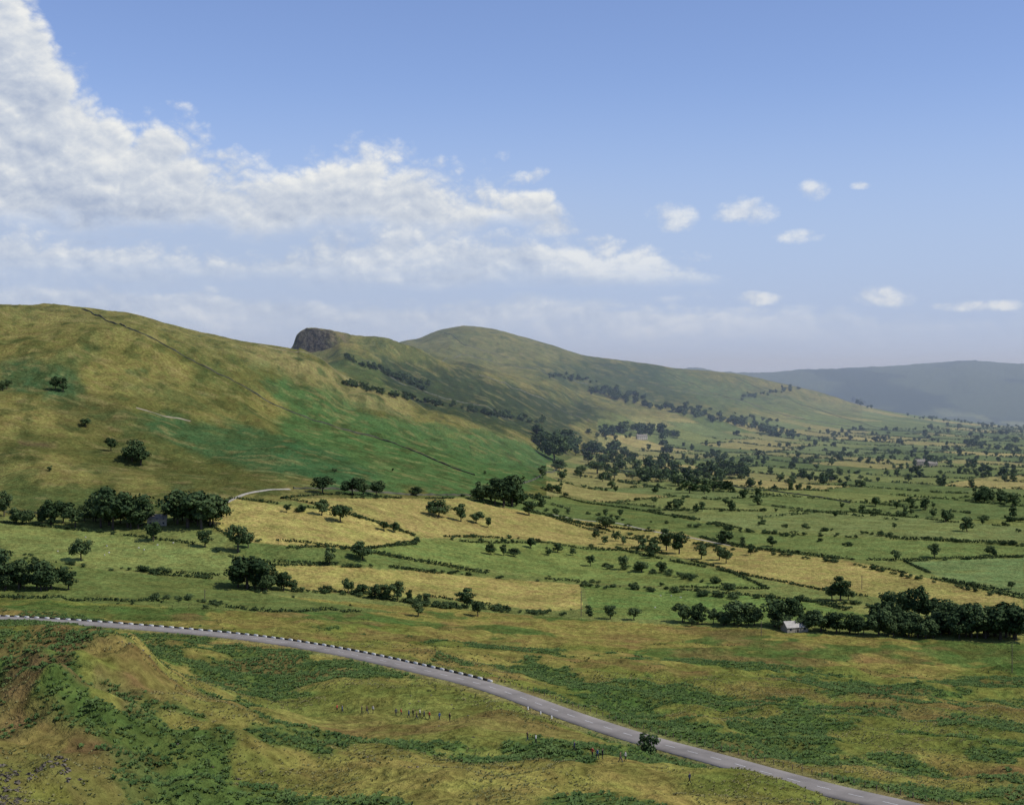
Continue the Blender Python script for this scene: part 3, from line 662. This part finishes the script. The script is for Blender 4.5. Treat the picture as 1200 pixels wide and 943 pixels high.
def walker_mesh(i,stride,arm,top,bot):
    s=stride
    P=dict(pel=(0,0,.95,.15),sp=(0,.01,1.15,.135),ch=(0,.0,1.36,.165),nk=(0,.0,1.5,.06),hd=(0,.03,1.62,.095),ht=(0,.02,1.73,.08),ns=(0,.115,1.61,.022),
      hl=(-.1,0,.9,.1),kl=(-.11,.12*s+.03,.5,.065),al=(-.11,-.02+.34*s,.09,.042),tl=(-.12,.14+.34*s,.035,.035),
      hr=(.1,0,.9,.1),kr=(.11,-.08*s+.03,.49,.065),ar=(.11,-.34*s-.02,.1,.042),tr=(.12,.12-.34*s,.035,.035),
      sl=(-.2,0,1.42,.06),el=(-.27,-.12*arm,1.14,.043),wl=(-.27,-.02-.05*arm,.9,.03),fl=(-.27,.0,.8,.026),
      sr=(.2,0,1.42,.06),er=(.27,.1*arm,1.14,.043),wr=(.26,.2*arm+.05,.92,.03),fr=(.25,.24*arm+.06,.83,.026))
    n=list(P);E=[('pel','sp'),('sp','ch'),('ch','nk'),('nk','hd'),('hd','ht'),('hd','ns'),('pel','hl'),('hl','kl'),('kl','al'),('al','tl'),('pel','hr'),('hr','kr'),('kr','ar'),('ar','tr'),('ch','sl'),('sl','el'),('el','wl'),('wl','fl'),('ch','sr'),('sr','er'),('er','wr'),('wr','fr')]
    m2=skinmesh([P[a][:3] for a in n],[(P[a][3],P[a][3]*(.75 if a in('pel','sp','ch') else 1)) for a in n],[(n.index(a),n.index(b_)) for a,b_ in E])
    for mm in(bot,top,SKIN,HAIR,CLO[3]): m2.materials.append(mm)
    for p in m2.polygons:
        c=p.center
        p.material_index=4 if c.z<.1 else 0 if c.z<.98 and abs(c.x)<.22 else 2 if (abs(c.x)>.22 and c.z<.95) else 1 if c.z<1.5 else 3 if (c.z>1.68 or (c.y<-.0 and c.z>1.55)) else 2
        p.use_smooth=True
    m2.name='walker_mesh_%d'%i;return m2
WK=[walker_mesh(0,.8,1,CLO[1],CLO[3]),walker_mesh(1,-.7,-1,CLO[4],CLO[0]),walker_mesh(2,.15,.2,CLO[3],CLO[3]),walker_mesh(3,1,1,CLO[5],CLO[0]),walker_mesh(4,.5,.6,CLO[2],CLO[3]),walker_mesh(5,-1,-1,CLO[0],CLO[3])]
for k,(u,v) in enumerate([(395,834),(401,835),(424,836),(430,836),(437,836),(464,839),(470,839),(479,841),(484,840),(488,843),(492,840),(497,842),(503,843),(515,844),(527,845),(618,868),(628,871),(673,880),(694,887),(700,889),(706,889),(727,893),(733,892),(808,918)]):
    x,y,z=ground(u,v)
    add('walker',WK[k%6],None,(x,y,z+.02),(0,0,random.choice([-1.2,-1.6,1.3,-1.4])+random.gauss(0,.3)),(1.3,1.3,1.2))
WOOL=simplemat('wool',(.5,.48,.42),(.65,.62,.55),10)
def sheep_mesh():
    P=[(0,0,.62,.26),(0,.3,.64,.24),(0,-.3,.62,.24),(0,.5,.68,.12),(0,.66,.5,.08),(0,.78,.36,.05),(-.14,.3,.4,.06),(-.14,.3,.05,.035),(.14,.3,.4,.06),(.14,.32,.05,.035),(-.14,-.34,.4,.07),(-.14,-.4,.22,.04),(-.14,-.34,.04,.035),(.14,-.34,.4,.07),(.14,-.4,.22,.04),(.14,-.34,.04,.035),(0,-.52,.55,.04)]
    E=[(0,1),(0,2),(1,3),(3,4),(4,5),(1,6),(6,7),(1,8),(8,9),(2,10),(10,11),(11,12),(2,13),(13,14),(14,15),(2,16)]
    m2=skinmesh([p[:3] for p in P],[(p[3],p[3]) for p in P],E);m2.materials.append(WOOL);return m2
SM=sheep_mesh();e=empty('grazing_sheep_flock')
for k in range(16):
    x,y,z=ground(random.uniform(60,240),random.uniform(628,655)) if k<10 else ground(random.uniform(700,900),random.uniform(698,722))
    add('sheep_%d'%k,SM,e,(x,y,z),(0,0,random.uniform(0,6.28)))
# ------------------------------------------------------------------ light
SEL,SAZ=math.radians(50),math.radians(105)
dirv=Vector((math.sin(SAZ)*math.cos(SEL),math.cos(SAZ)*math.cos(SEL),math.sin(SEL)))
sl_=bpy.data.lights.new('sun','SUN');sl_.energy=3.8;sl_.angle=math.radians(.53);sl_.color=(1,.945,.85)
so=bpy.data.objects.new('sun',sl_);scene.collection.objects.link(so);so.rotation_euler=dirv.to_track_quat('Z','Y').to_euler();so.location=(200,-100,400)
# ------------------------------------------------------------------ world : sky with cumulus
w=bpy.data.worlds.new('World');scene.world=w;w.use_nodes=True;nt=w.node_tree;nt.nodes.clear()
class S:
    def __init__(s,o): s.o=o
    def _b(s,op,o,rev=False):
        n=nt.nodes.new('ShaderNodeMath');n.operation=op;a,b_=(o,s) if rev else (s,o)
        for i,q_ in enumerate((a,b_)):
            if isinstance(q_,S): nt.links.new(q_.o,n.inputs[i])
            else: n.inputs[i].default_value=q_
        return S(n.outputs[0])
    def __add__(s,o):return s._b('ADD',o)
    __radd__=__add__
    def __sub__(s,o):return s._b('SUBTRACT',o)
    def __rsub__(s,o):return s._b('SUBTRACT',o,True)
    def __mul__(s,o):return s._b('MULTIPLY',o)
    __rmul__=__mul__
    def __truediv__(s,o):return s._b('DIVIDE',o)
    def max(s,o):return s._b('MAXIMUM',o)
    def min(s,o):return s._b('MINIMUM',o)
    def abs(s): return s._b('ABSOLUTE',0.0)
def sst(a,b_,x):
    n=nt.nodes.new('ShaderNodeMapRange');n.interpolation_type='SMOOTHSTEP';nt.links.new(x.o,n.inputs[0])
    if a>b_: n.inputs[1].default_value=b_;n.inputs[2].default_value=a;n.inputs[3].default_value=1;n.inputs[4].default_value=0
    else: n.inputs[1].default_value=a;n.inputs[2].default_value=b_
    return S(n.outputs[0])
tc=nt.nodes.new('ShaderNodeTexCoord');sx=nt.nodes.new('ShaderNodeSeparateXYZ');nt.links.new(tc.outputs['Generated'],sx.inputs[0])
dx,dy,dz=[S(sx.outputs[i]) for i in range(3)]
az=dx._b('ARCTAN2',dy)
nn=nt.nodes.new('ShaderNodeMath');nn.operation='ARCSINE';nt.links.new(dz.o,nn.inputs[0]);el=S(nn.outputs[0])
Uw=az*1735+600;Ww=440-el*1715
def nz(x,y,scale,detail=8,rough=.55,z=0):
    c=nt.nodes.new('ShaderNodeCombineXYZ');nt.links.new(x.o,c.inputs[0]);nt.links.new(y.o,c.inputs[1]);c.inputs[2].default_value=z
    n=nt.nodes.new('ShaderNodeTexNoise');n.inputs['Scale'].default_value=scale;n.inputs['Detail'].default_value=detail;n.inputs['Roughness'].default_value=rough
    nt.links.new(c.outputs[0],n.inputs['Vector']);return S(n.outputs['Fac'])
def curve(x,pts,x0,x1,y0,y1):
    m=nt.nodes.new('ShaderNodeMapRange');nt.links.new(x.o,m.inputs[0]);m.inputs[1].default_value=x0;m.inputs[2].default_value=x1
    c=nt.nodes.new('ShaderNodeFloatCurve');cv=c.mapping.curves[0]
    P=[((a-x0)/(x1-x0),(b_-y0)/(y1-y0)) for a,b_ in pts]
    cv.points[0].location=P[0];cv.points[1].location=P[-1]
    for p in P[1:-1]: cv.points.new(*p)
    c.mapping.update();nt.links.new(m.outputs[0],c.inputs['Value'])
    return S(c.outputs[0])*(y1-y0)+y0
def billow(x,y,z,no=5):
    t=None
    for s_,a in((1.5,1.0),(3.1,.55),(6.5,.3),(13.5,.17),(28,.09))[:no]:
        q_=(nz(x,y,s_,0,.5,z+s_)*2-1).abs()*a;t=q_ if t is None else t+q_
    return t*1.35
Xc=Uw/100;Yc=Ww/100
N0=nz(Xc,Yc*1.25,.8,3,.5);N0b=nz(Xc+.18,Yc*1.25-.25,.8,2,.5)
B=billow(Xc,Yc*1.35,2.0);Bb=billow(Xc+.06,Yc*1.35-.10,2.0)
Ns=nz(Xc*.7,Yc*3.2,1.0,6,.6,3.3);Nf=nz(Xc,Yc*1.3,3.2,6,.62,7.7)
T1=curve(Uw,[(-400,-200),(0,-30),(45,10),(75,68),(110,116),(150,138),(200,145),(260,184),(320,196),(380,176),(440,172),(490,190),(560,204),(640,216),(662,252),(710,296),(900,440),(1400,470)],-400,1400,-200,500)
D1=(Ww-T1)/34+(N0-.5)*1.0+(B-.6)*1.3+(Nf-.5)*.8
fade1=sst(285,245,Ww+(N0-.5)*60+(Ns-.5)*50+(B-.6)*12)
m1=sst(-.25,1.1,D1)*fade1
T2=curve(Uw,[(-400,250),(0,268),(150,284),(300,292),(400,276),(500,264),(600,272),(720,283),(800,300),(880,338),(1000,440),(1400,480)],-400,1400,200,500)
D2=(Ww-T2)/20+(Ns-.5)*2.2+(B-.6)*1.3+(Nf-.5)*1.0
m2=sst(-.2,1.2,D2)*sst(345,298,Ww+(Ns-.5)*60)*.80
T3=curve(Uw,[(-400,320),(0,325),(300,340),(560,346),(700,343),(860,350),(1100,366),(1400,372)],-400,1400,200,500)
D3=(Ww-T3)/14+(Ns-.52)*5+(B-.6)*.8
m3=sst(0,1.4,D3)*sst(415,365,Ww+(Ns-.5)*50)*sst(1500,500,Uw)*.55
gapv=sst(180,280,Ww)*sst(900,350,Uw)*.50
veil=sst(80,390,Ww)*.85
sm_=None
for cx,cy,rx_,ry_ in((792,254,28,17),(868,250,34,13),(894,254,22,13),(880,240,16,10),(957,226,18,12),(1010,223,12,5),(940,280,28,8),(888,350,28,8),(1030,350,34,12),(1140,362,40,7),(650,271,34,9)):
    a=(Uw-cx)/rx_;b_=(Ww-cy)/ry_
    dd=1-a*a-b_*b_;sm_=dd if sm_ is None else sm_.max(dd)
m5=sst(-.4,1.5,sm_.max(-3.0)+(Nf-.5)*3.2+(B-.6)*1.0)*.72
mask=(1-(1-m1)*(1-m2)*(1-m3)*(1-m5))*sst(-.3,.3,dy)
relief=(N0-N0b)*1.1+(B-Bb)*.46+(Nf-.5)*.18
topb=sst(3.4,.1,D1)
shade=(.46+relief+topb*.32+m2*.10+m5*.14-sst(190,290,Ww)*fade1*.16).max(0).min(1)
cr_=nt.nodes.new('ShaderNodeValToRGB');e=cr_.color_ramp.elements
e[0].position=.1;e[0].color=(.41,.48,.62,1);e[1].position=.95;e[1].color=(.84,.85,.84,1);q_=e.new(.55);q_.color=(.60,.65,.73,1)
nt.links.new(shade.o,cr_.inputs[0])
sky=nt.nodes.new('ShaderNodeTexSky');sky.sky_type='NISHITA';sky.sun_disc=False;sky.sun_elevation=SEL;sky.sun_rotation=SAZ;sky.altitude=400;sky.air_density=1.0;sky.dust_density=.3;sky.ozone_density=3
mu=nt.nodes.new('ShaderNodeVectorMath');mu.operation='MULTIPLY';mu.inputs[1].default_value=(1.08,1.02,1.2);nt.links.new(sky.outputs[0],mu.inputs[0])
def bg(c,s_):
    b_=nt.nodes.new('ShaderNodeBackground');b_.inputs['Strength'].default_value=s_
    if isinstance(c,tuple): b_.inputs[0].default_value=(*c,1)
    else: nt.links.new(c,b_.inputs[0])
    return b_.outputs[0]
def mixs(f_,a,b_):
    m=nt.nodes.new('ShaderNodeMixShader');nt.links.new(f_.o,m.inputs[0]);nt.links.new(a,m.inputs[1]);nt.links.new(b_,m.inputs[2]);return m.outputs[0]
sh=bg(mu.outputs[0],.115)
sh=mixs(veil,sh,bg((.40,.50,.72),1.0))
sh=mixs(gapv,sh,bg((.44,.52,.67),1.0))
sh=mixs(mask,sh,bg(cr_.outputs[0],1.0))
wo=nt.nodes.new('ShaderNodeOutputWorld');nt.links.new(sh,wo.inputs[0])
# ------------------------------------------------------------------ haze in the valley air
y0,z1=1500,120
hv=[(-6000,y0,-400),(6000,y0,-400),(6000,12000,-400),(-6000,12000,-400),(-6000,y0,z1),(6000,y0,z1),(6000,12000,z1),(-6000,12000,z1)]
me=bpy.data.meshes.new('atmospheric_haze');me.from_pydata(hv,[],[(0,3,2,1),(4,5,6,7),(0,1,5,4),(1,2,6,5),(2,3,7,6),(3,0,4,7)])
hm=bpy.data.materials.new('haze');hm.use_nodes=True;n_=hm.node_tree;n_.nodes.clear()
vs=n_.nodes.new('ShaderNodeVolumeScatter');vs.inputs['Color'].default_value=(.68,.83,1,1);vs.inputs['Density'].default_value=1.5e-4;vs.inputs['Anisotropy'].default_value=0
oo=n_.nodes.new('ShaderNodeOutputMaterial');n_.links.new(vs.outputs[0],oo.inputs['Volume']);me.materials.append(hm);add('atmospheric_haze',me)
# ------------------------------------------------------------------ camera
cd=bpy.data.cameras.new('camera');cam=bpy.data.objects.new('camera',cd);scene.collection.objects.link(cam)
cam.location=(0,0,0);cam.rotation_euler=(math.pi/2,0,0);cd.sensor_width=36;cd.lens=36*F/1200;cd.shift_y=-31.5/1200
cd.clip_start=.5;cd.clip_end=120000;scene.camera=cam
scene.view_settings.view_transform='Standard';scene.view_settings.look='None';scene.view_settings.exposure=0
